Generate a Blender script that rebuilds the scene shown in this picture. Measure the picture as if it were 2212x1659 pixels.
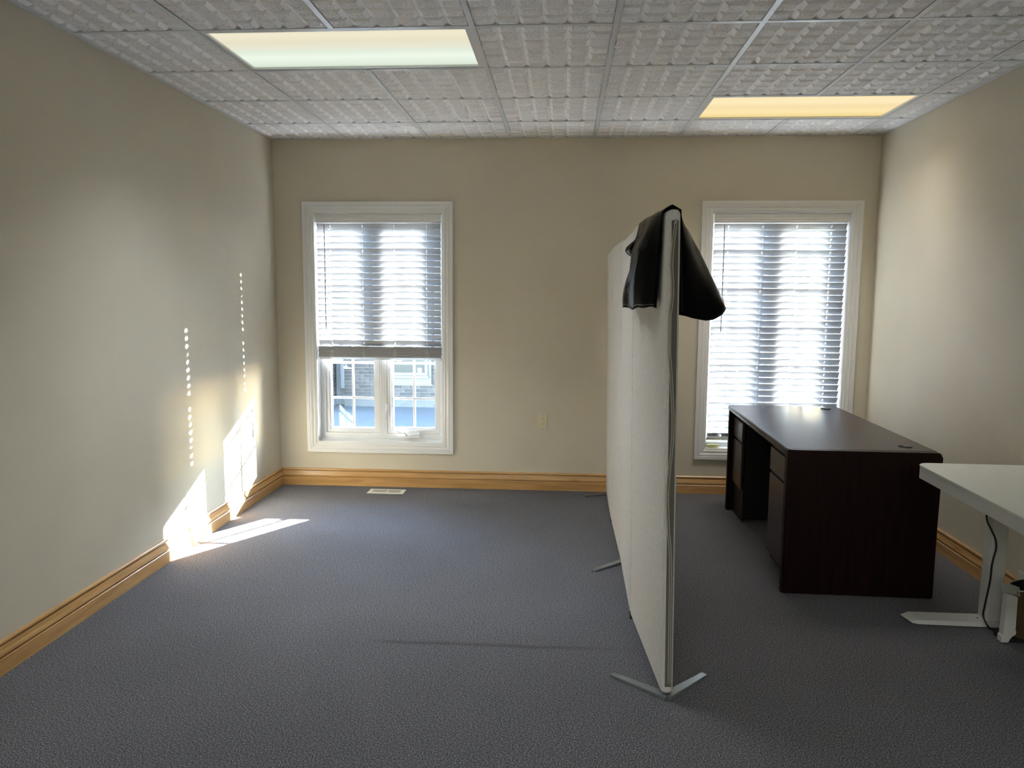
import bpy, bmesh, math, random
from mathutils import Vector, Matrix
random.seed(7)
S = bpy.context.scene
C = S.collection
for o in list(bpy.data.objects):
    bpy.data.objects.remove(o, do_unlink=True)

# ------------------------------------------------------------------ camera, light, exposure
H, W = 2.6187, 4.4083          # ceiling height, room width (m); back wall inner face is Y = 0
REAR = -8.6                    # rear wall behind the camera
cam_d = bpy.data.cameras.new('camera'); cam = bpy.data.objects.new('camera', cam_d); C.objects.link(cam)
cr = Vector((0.99772247, 0.0671999, 0.00583521)); cu = Vector((-0.01367407, 0.11678885, 0.99306263))
cf = Vector((-0.06605222, 0.99088069, -0.11744175))
m = Matrix((cr, cu, -cf)).transposed().to_4x4(); m.translation = (2.18484, -5.76517, 1.49677)
cam.matrix_world = m
cam_d.sensor_width = 36.0; cam_d.lens = 1662.0 / 2212.0 * 36.0
cam_d.clip_start = 0.05; cam_d.clip_end = 400
S.camera = cam

SUN = 118.0
SKY = 9.0
LAMP_COOL, LAMP_WARM, FILL_REAR = 13.0, 7.0, 44.0     # watts of the ceiling lights; the rear pair is added fill
sun_v = Vector((0.617, 1.0, 0.4275)).normalized()      # towards the sun
sd = bpy.data.lights.new('sun', 'SUN'); sd.energy = SUN; sd.angle = math.radians(0.55); sd.color = (1.0, 1.0, 1.0)
so = bpy.data.objects.new('sun', sd); C.objects.link(so)
so.rotation_euler = sun_v.to_track_quat('Z', 'Y').to_euler(); so.location = (8, 14, 8)

wd = bpy.data.worlds.new('sky'); S.world = wd; wd.use_nodes = True
nt = wd.node_tree; nt.nodes.clear()
sk = nt.nodes.new('ShaderNodeTexSky'); sk.sky_type = 'NISHITA'; sk.sun_disc = False
sk.sun_elevation = math.radians(20); sk.sun_rotation = math.radians(31.7)
sk.air_density = 1.0; sk.dust_density = 0.15; sk.ozone_density = 1.5
bg = nt.nodes.new('ShaderNodeBackground'); bg.inputs['Strength'].default_value = SKY
wo = nt.nodes.new('ShaderNodeOutputWorld')
nt.links.new(sk.outputs[0], bg.inputs[0]); nt.links.new(bg.outputs[0], wo.inputs[0])

vs = S.view_settings
S.display_settings.display_device = 'sRGB'
vs.view_transform = 'Standard'; vs.look = 'None'; vs.gamma = 1.0; vs.use_curve_mapping = False
vs.exposure = 0.64
S.cycles.max_bounces = 12; S.cycles.diffuse_bounces = 8; S.cycles.transparent_max_bounces = 16
S.cycles.glossy_bounces = 4
S.cycles.caustics_reflective = False; S.cycles.caustics_refractive = False
S.cycles.sample_clamp_indirect = 40

# ------------------------------------------------------------------ materials
MATS = {}
def srgb(r, g, b):
    f = lambda c: (c / 255 / 12.92) if c / 255 <= 0.04045 else ((c / 255 + 0.055) / 1.055) ** 2.4
    return (f(r), f(g), f(b), 1.0)

def mat(name, col, rough=0.5, spec=0.5, metal=0.0, var=0.0, vscale=8.0, bump=0.0, bscale=60.0, stretch=(1, 1, 1), coat=0.0):
    """plain principled material with optional procedural colour variation and bump"""
    M = bpy.data.materials.new(name); M.use_nodes = True
    n = M.node_tree.nodes; l = M.node_tree.links
    p = n['Principled BSDF']
    p.inputs['Roughness'].default_value = rough; p.inputs['Metallic'].default_value = metal
    p.inputs['Specular IOR Level'].default_value = spec
    p.inputs['Coat Weight'].default_value = coat
    tc = n.new('ShaderNodeTexCoord'); mp = n.new('ShaderNodeMapping'); mp.inputs['Scale'].default_value = stretch
    l.new(tc.outputs['Object'], mp.inputs['Vector'])
    if var > 0:
        nz = n.new('ShaderNodeTexNoise'); nz.inputs['Scale'].default_value = vscale; nz.inputs['Detail'].default_value = 4
        l.new(mp.outputs[0], nz.inputs['Vector'])
        cr_ = n.new('ShaderNodeValToRGB')
        a = [max(0, c * (1 - var)) for c in col[:3]]; b = [c * (1 + var) for c in col[:3]]
        cr_.color_ramp.elements[0].position = 0.3; cr_.color_ramp.elements[1].position = 0.7
        cr_.color_ramp.elements[0].color = (*a, 1); cr_.color_ramp.elements[1].color = (*b, 1)
        l.new(nz.outputs['Fac'], cr_.inputs['Fac']); l.new(cr_.outputs['Color'], p.inputs['Base Color'])
    else:
        p.inputs['Base Color'].default_value = (*col[:3], 1)
    if bump > 0:
        nb = n.new('ShaderNodeTexNoise'); nb.inputs['Scale'].default_value = bscale; nb.inputs['Detail'].default_value = 3
        l.new(mp.outputs[0], nb.inputs['Vector'])
        bp_ = n.new('ShaderNodeBump'); bp_.inputs['Strength'].default_value = bump; bp_.inputs['Distance'].default_value = 0.002
        l.new(nb.outputs['Fac'], bp_.inputs['Height']); l.new(bp_.outputs[0], p.inputs['Normal'])
    MATS[name] = M
    return M

def ramp_set(r, stops):
    e = r.color_ramp.elements
    while len(e) > 1: e.remove(e[-1])
    e[0].position, e[0].color = stops[0]
    for pos, c in stops[1:]:
        x = e.new(pos); x.color = c

def emit(name, stops, strength, axis=1, period=1.0):
    """lit acrylic diffuser: two brighter tube bands along its length"""
    M = bpy.data.materials.new(name); M.use_nodes = True
    n = M.node_tree.nodes; l = M.node_tree.links
    n.remove(n['Principled BSDF'])
    tc = n.new('ShaderNodeTexCoord'); sx = n.new('ShaderNodeSeparateXYZ'); l.new(tc.outputs['Generated'], sx.inputs[0])
    r = n.new('ShaderNodeValToRGB'); ramp_set(r, stops)
    l.new(sx.outputs[axis], r.inputs['Fac'])
    e = n.new('ShaderNodeEmission'); e.inputs['Strength'].default_value = strength * 0.66
    l.new(r.outputs['Color'], e.inputs['Color'])
    l.new(e.outputs[0], n['Material Output'].inputs['Surface'])
    return M

M_wall = mat('wall_paint', (0.58, 0.53, 0.425), 0.5, 0.35, var=0.03, vscale=2.0, bump=0.15, bscale=220)
M_white = mat('white_trim_paint', (0.72, 0.72, 0.71), 0.35, 0.5, bump=0.05, bscale=90)
M_vinyl = mat('white_vinyl', (0.74, 0.75, 0.76), 0.3, 0.5, var=0.01)
M_slat = mat('faux_wood_slat', (0.415, 0.425, 0.44), 0.42, 0.4, bump=0.05, bscale=50, stretch=(0.1, 1, 1))
M_cord = mat('white_cord', (0.75, 0.74, 0.71), 0.8, 0.2)
M_wand = mat('clear_grey_wand', (0.16, 0.16, 0.18), 0.15, 0.5)
M_tee = mat('ceiling_grid_paint', (0.62, 0.64, 0.66), 0.32, 0.5)
M_tile = mat('ceiling_tile_smooth', (0.86, 0.855, 0.865), 0.9, 0.2, var=0.02, vscale=30, bump=0.15, bscale=150)
M_fixture = mat('fixture_white_metal', (0.62, 0.63, 0.64), 0.35, 0.5)
M_ivory = mat('ivory_plastic', (0.62, 0.56, 0.38), 0.35, 0.5)
M_dark = mat('dark_slot', (0.02, 0.02, 0.02), 0.6)
M_vent = mat('vent_cream_metal', (0.70, 0.70, 0.62), 0.35, 0.5)
M_ventdk = mat('vent_recess', (0.22, 0.21, 0.17), 0.6)
M_fabric = mat('greige_felt', (0.56, 0.545, 0.52), 0.95, 0.1, var=0.10, vscale=160, bump=0.4, bscale=500, stretch=(1, 1, 0.35))
M_zip = mat('khaki_zip', (0.34, 0.33, 0.25), 0.5, 0.4, bump=0.6, bscale=400)
M_endshade = mat('end_shade_tape', (0.115, 0.108, 0.09), 0.9, 0.1, bump=0.3, bscale=400)
M_zipd = mat('zip_slider_metal', (0.20, 0.19, 0.16), 0.4, 0.5, metal=0.5)
M_foot = mat('grey_coated_steel', (0.24, 0.26, 0.26), 0.25, 0.5, metal=0.5)
M_rubber = mat('black_rubber', (0.012, 0.012, 0.012), 0.6, 0.3)
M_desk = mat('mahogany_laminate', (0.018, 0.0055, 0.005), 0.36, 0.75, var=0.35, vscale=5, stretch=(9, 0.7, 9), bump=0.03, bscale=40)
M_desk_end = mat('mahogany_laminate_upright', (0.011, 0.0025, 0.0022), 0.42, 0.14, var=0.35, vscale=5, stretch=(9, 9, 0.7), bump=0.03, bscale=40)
M_deskdk = mat('dark_recess_board', (0.012, 0.008, 0.007), 0.5, 0.3)
M_grom = mat('black_grommet_plastic', (0.012, 0.012, 0.014), 0.35, 0.5)
M_sglass = mat('white_glass_top', (0.80, 0.84, 0.79), 0.16, 0.6)
M_swhite = mat('white_powder_coat', (0.62, 0.62, 0.58), 0.4, 0.5, bump=0.05, bscale=300)
M_black = mat('black_plastic', (0.01, 0.01, 0.011), 0.35, 0.5)
M_bag = mat('black_polythene', (0.0022, 0.0022, 0.0028), 0.20, 0.035, bump=0.6, bscale=11)
M_paper = mat('paper_label', (0.62, 0.64, 0.56), 0.8, 0.2)
M_yellow = mat('yellow_note_paper', (0.80, 0.74, 0.40), 0.8, 0.2)
M_print = mat('label_print', (0.16, 0.16, 0.15), 0.8, 0.2)
M_binw = mat('white_bin_plastic', (0.60, 0.60, 0.56), 0.45, 0.4)
M_tan = mat('brown_card', (0.30, 0.20, 0.11), 0.8, 0.2, var=0.1, vscale=20)
M_mortar = mat('mortar', (0.105, 0.102, 0.10), 0.9, 0.2, var=0.08, vscale=14)
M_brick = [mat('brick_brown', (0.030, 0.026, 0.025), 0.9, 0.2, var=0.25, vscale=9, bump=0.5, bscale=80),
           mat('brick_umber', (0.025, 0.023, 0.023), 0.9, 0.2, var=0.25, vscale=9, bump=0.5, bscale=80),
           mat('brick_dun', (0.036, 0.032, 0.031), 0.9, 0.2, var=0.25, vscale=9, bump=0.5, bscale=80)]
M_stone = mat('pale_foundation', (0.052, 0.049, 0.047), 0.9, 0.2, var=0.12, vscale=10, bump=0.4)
M_asphalt = mat('grey_asphalt', (0.054, 0.052, 0.050), 0.9, 0.2, var=0.06, vscale=1.5, bump=0.4, bscale=60)
M_bounce = mat('bounce_concrete', (0.42, 0.42, 0.42), 0.9, 0.2, var=0.08, vscale=3)
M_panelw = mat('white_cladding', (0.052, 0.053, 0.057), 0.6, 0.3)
M_bark = mat('grey_bark', (0.08, 0.07, 0.06), 0.9, 0.2, var=0.2, vscale=20)
M_leaf = mat('pale_leaf', (0.42, 0.46, 0.25), 0.6, 0.3)
M_plenum = mat('plenum_dark', (0.03, 0.03, 0.03), 0.9, 0.1)
M_ext = mat('exterior_brick', (0.10, 0.08, 0.07), 0.9, 0.2, var=0.05)

# oak baseboard: long grain with knots
def wood(name, axis):
    M = bpy.data.materials.new(name); M.use_nodes = True
    n = M.node_tree.nodes; l = M.node_tree.links; p = n['Principled BSDF']
    p.inputs['Roughness'].default_value = 0.32; p.inputs['Coat Weight'].default_value = 0.25; p.inputs['Coat Roughness'].default_value = 0.2
    tc = n.new('ShaderNodeTexCoord'); mp = n.new('ShaderNodeMapping')
    sc = [14, 14, 14]; sc[axis] = 0.9; mp.inputs['Scale'].default_value = sc
    l.new(tc.outputs['Object'], mp.inputs['Vector'])
    nz = n.new('ShaderNodeTexNoise'); nz.inputs['Scale'].default_value = 3.0; nz.inputs['Detail'].default_value = 6; nz.inputs['Distortion'].default_value = 0.6
    l.new(mp.outputs[0], nz.inputs['Vector'])
    r = n.new('ShaderNodeValToRGB')
    ramp_set(r, [(0.25, (0.36, 0.195, 0.062, 1)), (0.5, (0.50, 0.285, 0.105, 1)), (0.8, (0.60, 0.37, 0.155, 1))])
    l.new(nz.outputs['Fac'], r.inputs['Fac'])
    mp2 = n.new('ShaderNodeMapping'); s2 = [9, 9, 9]; s2[axis] = 1.6; mp2.inputs['Scale'].default_value = s2
    l.new(tc.outputs['Object'], mp2.inputs['Vector'])
    v = n.new('ShaderNodeTexVoronoi'); v.inputs['Scale'].default_value = 1.1; l.new(mp2.outputs[0], v.inputs['Vector'])
    r2 = n.new('ShaderNodeValToRGB'); ramp_set(r2, [(0.0, (0.45, 0.3, 0.2, 1)), (0.07, (0.85, 0.8, 0.75, 1)), (0.14, (1, 1, 1, 1))])
    l.new(v.outputs['Distance'], r2.inputs['Fac'])
    mx = n.new('ShaderNodeMix'); mx.data_type = 'RGBA'; mx.blend_type = 'MULTIPLY'; mx.inputs['Factor'].default_value = 1.0
    l.new(r.outputs['Color'], mx.inputs['A']); l.new(r2.outputs['Color'], mx.inputs['B'])
    l.new(mx.outputs['Result'], p.inputs['Base Color'])
    return M
M_oak_x = wood('honey_oak_x', 0); M_oak_y = wood('honey_oak_y', 1)

# pebbled face of the ceiling tiles: speckle pits
def pebble():
    M = bpy.data.materials.new('ceiling_tile_pebbled'); M.use_nodes = True
    n = M.node_tree.nodes; l = M.node_tree.links; p = n['Principled BSDF']; p.inputs['Roughness'].default_value = 0.9
    p.inputs['Specular IOR Level'].default_value = 0.2
    g = n.new('ShaderNodeNewGeometry')
    v = n.new('ShaderNodeTexNoise'); v.inputs['Scale'].default_value = 130; v.inputs['Detail'].default_value = 2
    l.new(g.outputs['Position'], v.inputs['Vector'])
    r = n.new('ShaderNodeValToRGB'); ramp_set(r, [(0.28, (0.38, 0.37, 0.38, 1)), (0.38, (0.70, 0.69, 0.70, 1)), (0.50, (0.80, 0.79, 0.80, 1))])
    l.new(v.outputs['Fac'], r.inputs['Fac']); l.new(r.outputs['Color'], p.inputs['Base Color'])
    b = n.new('ShaderNodeBump'); b.inputs['Strength'].default_value = 0.9; b.inputs['Distance'].default_value = 0.004
    l.new(v.outputs['Fac'], b.inputs['Height']); l.new(b.outputs[0], p.inputs['Normal'])
    return M
M_pebble = pebble()

def carpet():
    M = bpy.data.materials.new('loop_carpet'); M.use_nodes = True
    n = M.node_tree.nodes; l = M.node_tree.links; p = n['Principled BSDF']
    p.inputs['Roughness'].default_value = 1.0; p.inputs['Specular IOR Level'].default_value = 0.05
    p.inputs['Sheen Weight'].default_value = 0.15
    g = n.new('ShaderNodeNewGeometry')
    a = n.new('ShaderNodeTexNoise'); a.inputs['Scale'].default_value = 185; a.inputs['Detail'].default_value = 3; a.inputs['Roughness'].default_value = 0.7
    l.new(g.outputs['Position'], a.inputs['Vector'])
    r = n.new('ShaderNodeValToRGB')
    ramp_set(r, [(0.36, (0.006, 0.006, 0.007, 1)), (0.44, (0.058, 0.057, 0.064, 1)), (0.54, (0.128, 0.125, 0.138, 1)), (0.68, (0.34, 0.333, 0.352, 1))])
    l.new(a.outputs['Fac'], r.inputs['Fac'])
    big = n.new('ShaderNodeTexNoise'); big.inputs['Scale'].default_value = 1.1; big.inputs['Detail'].default_value = 3
    l.new(g.outputs['Position'], big.inputs['Vector'])
    rb = n.new('ShaderNodeValToRGB'); ramp_set(rb, [(0.3, (0.88, 0.88, 0.88, 1)), (0.7, (1.08, 1.08, 1.08, 1))])
    l.new(big.outputs['Fac'], rb.inputs['Fac'])
    mx = n.new('ShaderNodeMix'); mx.data_type = 'RGBA'; mx.blend_type = 'MULTIPLY'; mx.inputs['Factor'].default_value = 1
    l.new(r.outputs['Color'], mx.inputs['A']); l.new(rb.outputs['Color'], mx.inputs['B'])
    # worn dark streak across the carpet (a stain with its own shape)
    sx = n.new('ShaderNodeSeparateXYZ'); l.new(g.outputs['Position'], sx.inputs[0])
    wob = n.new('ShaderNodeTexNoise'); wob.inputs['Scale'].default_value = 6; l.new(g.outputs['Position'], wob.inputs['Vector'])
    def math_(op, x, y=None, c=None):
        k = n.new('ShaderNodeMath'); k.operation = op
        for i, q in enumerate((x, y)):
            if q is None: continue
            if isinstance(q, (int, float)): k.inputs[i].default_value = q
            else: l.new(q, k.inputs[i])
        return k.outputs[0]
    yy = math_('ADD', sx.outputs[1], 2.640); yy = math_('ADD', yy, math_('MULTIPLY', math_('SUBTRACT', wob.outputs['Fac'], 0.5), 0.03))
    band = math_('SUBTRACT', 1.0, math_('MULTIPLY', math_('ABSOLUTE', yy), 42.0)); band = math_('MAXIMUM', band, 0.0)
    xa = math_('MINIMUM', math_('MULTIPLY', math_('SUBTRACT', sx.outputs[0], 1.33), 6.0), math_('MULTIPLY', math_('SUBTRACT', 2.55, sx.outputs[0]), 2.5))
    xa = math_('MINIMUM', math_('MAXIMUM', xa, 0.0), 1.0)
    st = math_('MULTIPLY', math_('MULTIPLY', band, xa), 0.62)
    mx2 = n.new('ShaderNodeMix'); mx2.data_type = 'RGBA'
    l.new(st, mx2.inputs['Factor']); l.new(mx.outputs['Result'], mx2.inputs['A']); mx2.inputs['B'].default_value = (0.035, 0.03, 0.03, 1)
    l.new(mx2.outputs['Result'], p.inputs['Base Color'])
    b = n.new('ShaderNodeBump'); b.inputs['Strength'].default_value = 0.8; b.inputs['Distance'].default_value = 0.006
    l.new(a.outputs['Fac'], b.inputs['Height']); l.new(b.outputs[0], p.inputs['Normal'])
    return M
M_carpet = carpet()

def glass():
    M = bpy.data.materials.new('window_glass'); M.use_nodes = True
    n = M.node_tree.nodes; l = M.node_tree.links; n.remove(n['Principled BSDF'])
    t = n.new('ShaderNodeBsdfTransparent'); t.inputs[0].default_value = (0.93, 0.95, 0.95, 1)
    g = n.new('ShaderNodeBsdfGlossy'); g.inputs['Roughness'].default_value = 0.02
    f = n.new('ShaderNodeFresnel'); f.inputs['IOR'].default_value = 1.45
    mx = n.new('ShaderNodeMixShader'); l.new(f.outputs[0], mx.inputs[0]); l.new(t.outputs[0], mx.inputs[1]); l.new(g.outputs[0], mx.inputs[2])
    l.new(mx.outputs[0], n['Material Output'].inputs[0])
    return M
M_glass = glass()
M_farglass = mat('dark_window_glass', (0.022, 0.024, 0.024), 0.25, 0.08)
M_diff1 = emit('lit_diffuser_cool', [(0.0, (0.78, 0.73, 0.53, 1)), (0.12, (0.86, 0.80, 0.61, 1)), (0.30, (0.78, 0.74, 0.56, 1)), (0.45, (0.80, 0.78, 0.63, 1)),
                                     (0.55, (0.74, 0.82, 0.69, 1)), (0.72, (0.84, 0.93, 0.80, 1)), (0.92, (0.72, 0.82, 0.70, 1)), (1.0, (0.66, 0.74, 0.58, 1))], 1.0)
M_diff2 = emit('lit_diffuser_warm', [(0.0, (0.95, 0.78, 0.45, 1)), (0.3, (0.98, 0.82, 0.50, 1)), (0.5, (0.90, 0.72, 0.40, 1)), (0.75, (0.97, 0.79, 0.42, 1)), (1.0, (0.86, 0.66, 0.28, 1))], 1.0)

# ------------------------------------------------------------------ helpers
def link(name, bm, material, parent=None, smooth=False):
    bmesh.ops.recalc_face_normals(bm, faces=bm.faces)
    me = bpy.data.meshes.new(name); bm.to_mesh(me); bm.free()
    for mm in (material if isinstance(material, (list, tuple)) else [material]): me.materials.append(mm)
    if smooth:
        for p in me.polygons: p.use_smooth = True
    o = bpy.data.objects.new(name, me); C.objects.link(o)
    if parent is not None: o.parent = parent
    return o

def tag(o, label=None, cat=None, group=None, kind=None):
    if label: o['label'] = label
    if cat: o['category'] = cat
    if group: o['group'] = group
    if kind: o['kind'] = kind
    return o

def empty(name, loc=(0, 0, 0), rz=0.0, label=None, cat=None, group=None, kind=None):
    o = bpy.data.objects.new(name, None); C.objects.link(o); o.empty_display_size = 0.1
    o.location = loc; o.rotation_euler = (0, 0, rz)
    return tag(o, label, cat, group, kind)

def box(bm, x0, x1, y0, y1, z0, z1, bev=0.0, seg=2, mi=0, mtx=None):
    vs_ = [bm.verts.new((x, y, z)) for z in (z0, z1) for y in (y0, y1) for x in (x0, x1)]
    fs = [(0, 2, 3, 1), (4, 5, 7, 6), (0, 1, 5, 4), (2, 6, 7, 3), (0, 4, 6, 2), (1, 3, 7, 5)]
    faces = [bm.faces.new([vs_[i] for i in f]) for f in fs]
    for f in faces: f.material_index = mi
    if mtx is not None:
        for v_ in vs_: v_.co = mtx @ v_.co
    if bev > 0:
        ed = set(e for f in faces for e in f.edges)
        bmesh.ops.bevel(bm, geom=list(ed), offset=bev, segments=seg, profile=0.5, affect='EDGES')

def cyl(bm, p, q, r, n=12, r2=None, cap=True):
    p, q = Vector(p), Vector(q); d = (q - p).normalized()
    a = d.orthogonal().normalized(); b = d.cross(a)
    r2 = r if r2 is None else r2
    A = [bm.verts.new(p + (a * math.cos(t) + b * math.sin(t)) * r) for t in [2 * math.pi * i / n for i in range(n)]]
    B = [bm.verts.new(q + (a * math.cos(t) + b * math.sin(t)) * r2) for t in [2 * math.pi * i / n for i in range(n)]]
    for i in range(n): bm.faces.new((A[i], A[(i + 1) % n], B[(i + 1) % n], B[i]))
    if cap: bm.faces.new(A[::-1]); bm.faces.new(B)

def tube(bm, pts, r, n=6, rs=None):
    pts = [Vector(p) for p in pts]; rings = []
    a = None
    for i, p in enumerate(pts):
        d = (pts[min(i + 1, len(pts) - 1)] - pts[max(i - 1, 0)]).normalized()
        if a is None: a = d.orthogonal().normalized()
        a = (a - d * a.dot(d)).normalized(); b = d.cross(a)
        rr = rs[i] if rs else r
        rings.append([bm.verts.new(p + (a * math.cos(2 * math.pi * k / n) + b * math.sin(2 * math.pi * k / n)) * rr) for k in range(n)])
    for i in range(len(rings) - 1):
        for k in range(n): bm.faces.new((rings[i][k], rings[i][(k + 1) % n], rings[i + 1][(k + 1) % n], rings[i + 1][k]))
    bm.faces.new(rings[0][::-1]); bm.faces.new(rings[-1])

def catmull(pts, k=6):
    pts = [Vector(p) for p in pts]; out = []
    for i in range(len(pts) - 1):
        p0 = pts[max(i - 1, 0)]; p1 = pts[i]; p2 = pts[i + 1]; p3 = pts[min(i + 2, len(pts) - 1)]
        for j in range(k):
            t = j / k
            out.append(0.5 * ((2 * p1) + (p2 - p0) * t + (2 * p0 - 5 * p1 + 4 * p2 - p3) * t * t + (3 * p1 - p0 - 3 * p2 + p3) * t ** 3))
    out.append(pts[-1]); return out

def prism(bm, prof, axis, a, b, f=None, mi=0):
    """extrude a closed 2D profile (list of (u, v)) along an axis from a to b; f maps (u, v, t) to xyz"""
    A = [bm.verts.new(f(u, v, a)) for u, v in prof]; B = [bm.verts.new(f(u, v, b)) for u, v in prof]
    n = len(prof)
    fs = [bm.faces.new((A[i], A[(i + 1) % n], B[(i + 1) % n], B[i])) for i in range(n)]
    fs += [bm.faces.new(A[::-1]), bm.faces.new(B)]
    for q in fs: q.material_index = mi

def ring(bm, x0, x1, z0, z1, w, y0, y1, bev=0.0):
    """rectangular ring (mitred frame) in the XZ plane, of face width w, from depth y0 to y1"""
    o = [(x0, z0), (x1, z0), (x1, z1), (x0, z1)]; i = [(x0 + w, z0 + w), (x1 - w, z0 + w), (x1 - w, z1 - w), (x0 + w, z1 - w)]
    v_ = {}
    for nm, L in (('o', o), ('i', i)):
        for k, (x, z) in enumerate(L):
            for y in (0, 1): v_[nm, k, y] = bm.verts.new((x, (y0, y1)[y], z))
    for k in range(4):
        j = (k + 1) % 4
        bm.faces.new((v_['o', k, 0], v_['o', j, 0], v_['i', j, 0], v_['i', k, 0]))
        bm.faces.new((v_['o', k, 1], v_['i', k, 1], v_['i', j, 1], v_['o', j, 1]))
        bm.faces.new((v_['o', k, 0], v_['o', k, 1], v_['o', j, 1], v_['o', j, 0]))
        bm.faces.new((v_['i', k, 0], v_['i', j, 0], v_['i', j, 1], v_['i', k, 1]))

# ------------------------------------------------------------------ the shell
WX = [0.785, 3.742]                        # window centres on the back wall
OH = 0.488; OZ0, OZ1 = 0.345, 2.085        # opening half width, bottom, top
TH = 0.20                                  # wall thickness
bm = bmesh.new()
box(bm, -0.15, WX[0] - OH, 0, TH, -0.8, H + 0.5); box(bm, WX[0] + OH, WX[1] - OH, 0, TH, -0.8, H + 0.5); box(bm, WX[1] + OH, W + 0.15, 0, TH, -0.8, H + 0.5)
for c in WX:
    box(bm, c - OH, c + OH, 0, TH, -0.8, OZ0); box(bm, c - OH, c + OH, 0, TH, OZ1, H + 0.5)
for f in bm.faces:
    if f.calc_center_median().y > TH - 0.001: f.material_index = 1
tag(link('wall_back', bm, [M_wall, M_ext]), 'tan painted back wall with the two tall windows', 'wall', kind='structure')
bm = bmesh.new(); box(bm, -0.15, 0, REAR - 0.15, 0, -0.8, H + 0.5)
tag(link('wall_left', bm, M_wall), 'tan painted left wall with the sun patches', 'wall', kind='structure')
bm = bmesh.new(); box(bm, W, W + 0.15, REAR - 0.15, 0, -0.8, H + 0.5)
tag(link('wall_right', bm, M_wall), 'tan painted right wall beside the desks', 'wall', kind='structure')
bm = bmesh.new(); box(bm, 0, W, REAR - 0.15, REAR, -0.8, H + 0.5)
tag(link('wall_rear', bm, M_wall), 'tan painted wall behind the viewer', 'wall', kind='structure')
bm = bmesh.new(); box(bm, 0, W, REAR, 0, -0.2, 0)
tag(link('floor', bm, M_carpet), 'grey speckled loop carpet floor', 'carpet', kind='structure')

# baseboards: bead, cove, groove and plinth
BB = [(0, 0), (0.016, 0), (0.016, 0.064), (0.0135, 0.0670), (0.0055, 0.0675), (0.0055, 0.0715), (0.0145, 0.0735), (0.0155, 0.078), (0.0145, 0.086),
      (0.011, 0.096), (0.0085, 0.108), (0.0070, 0.1125), (0.0020, 0.1135), (0.0020, 0.1170), (0.0095, 0.1185), (0.0115, 0.123), (0.0105, 0.129), (0.0065, 0.1335), (0, 0.1345)]
bm = bmesh.new(); prism(bm, BB, 0, 0.0, W, lambda u, v, t: (t, -u, v))
tag(link('baseboard_back', bm, M_oak_x), 'honey oak baseboard along the back wall', 'baseboard', kind='structure')
bm = bmesh.new(); prism(bm, BB, 1, REAR, -0.016, lambda u, v, t: (u, t, v))
tag(link('baseboard_left', bm, M_oak_y), 'honey oak baseboard along the left wall', 'baseboard', kind='structure')
bm = bmesh.new(); prism(bm, BB, 1, REAR, -0.016, lambda u, v, t: (W - u, t, v))
tag(link('baseboard_right', bm, M_oak_y), 'honey oak baseboard along the right wall', 'baseboard', kind='structure')

# ------------------------------------------------------------------ ceiling: plenum slab, grid and moulded tiles
T = 0.6085
XA, Y3, TY = 0.562, 0.522, 0.6125
colX = [XA + T * i for i in range(7)]              # grid lines running towards the windows
rowY = [-(Y3 + TY * j) for j in range(13)]         # cross lines
FL = 0.012                                         # half flange
bm = bmesh.new(); box(bm, 0, W, REAR, 0, H + 0.30, H + 0.42)
ceiling = tag(link('ceiling', bm, M_plenum), 'suspended ceiling of moulded white tiles in a white grid', 'ceiling', kind='structure')

def tile_mesh(x0, x1, y0, y1):
    """moulded tile: 6 x 6 pebbled blocks with sloping sides, hanging below smooth grooves; clipped to the given cell"""
    bm = bmesh.new(); zb, zt = -0.003, 0.0095
    px, py = T / 6, TY / 6; s, g = 0.0185, 0.0012
    for i in range(6):
        for j in range(6):
            ax, ay = i * px, j * py
            rings = [(ax, ay, ax + px, ay + py, zt), (ax + g, ay + g, ax + px - g, ay + py - g, zt), (ax + s, ay + s, ax + px - s, ay + py - s, zb)]
            R = []
            for (a, b, c, d, z) in rings: R.append([bm.verts.new(p) for p in ((a, b, z), (c, b, z), (c, d, z), (a, d, z))])
            for q in range(2):
                for k in range(4): bm.faces.new((R[q][k], R[q][(k + 1) % 4], R[q + 1][(k + 1) % 4], R[q + 1][k]))
            f = bm.faces.new(R[2]); f.material_index = 1
    bmesh.ops.remove_doubles(bm, verts=bm.verts, dist=1e-5)
    for v_ in [q for q in bm.verts if q.co.z > 0.012 and (min(abs(q.co.x), abs(q.co.x - T)) < 1e-4 or min(abs(q.co.y), abs(q.co.y - TY)) < 1e-4)]: pass
    if (x0, x1, y0, y1) != (0, T, 0, TY):
        for co, no in (((x0, 0, 0), (-1, 0, 0)), ((x1, 0, 0), (1, 0, 0)), ((0, y0, 0), (0, -1, 0)), ((0, y1, 0), (0, 1, 0))):
            bmesh.ops.bisect_plane(bm, geom=bm.verts[:] + bm.edges[:] + bm.faces[:], plane_co=co, plane_no=no, clear_outer=True)
    # closed top so that the tile is a solid board
    vt = [bm.verts.new(p) for p in ((x0, y0, 0.03), (x1, y0, 0.03), (x1, y1, 0.03), (x0, y1, 0.03))]
    bm.faces.new(vt)
    for f in bm.faces: f.normal_update()
    for f in bm.faces:
        if f.normal.z > 0 and f.calc_center_median().z < 0.02: f.normal_flip()
    me = bpy.data.meshes.new('ceiling_tile'); bm.to_mesh(me); bm.free()
    me.materials.append(M_tile); me.materials.append(M_pebble)
    return me
tile_cache = {}
xs_edges = [0.0] + colX + [W]
ys_edges = [0.0] + [y for y in rowY if y > REAR] + [REAR]
LIGHT_CELLS = {(1, 3), (2, 3), (5, 1), (6, 1), (1, 12), (2, 12), (5, 12), (6, 12)}
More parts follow.
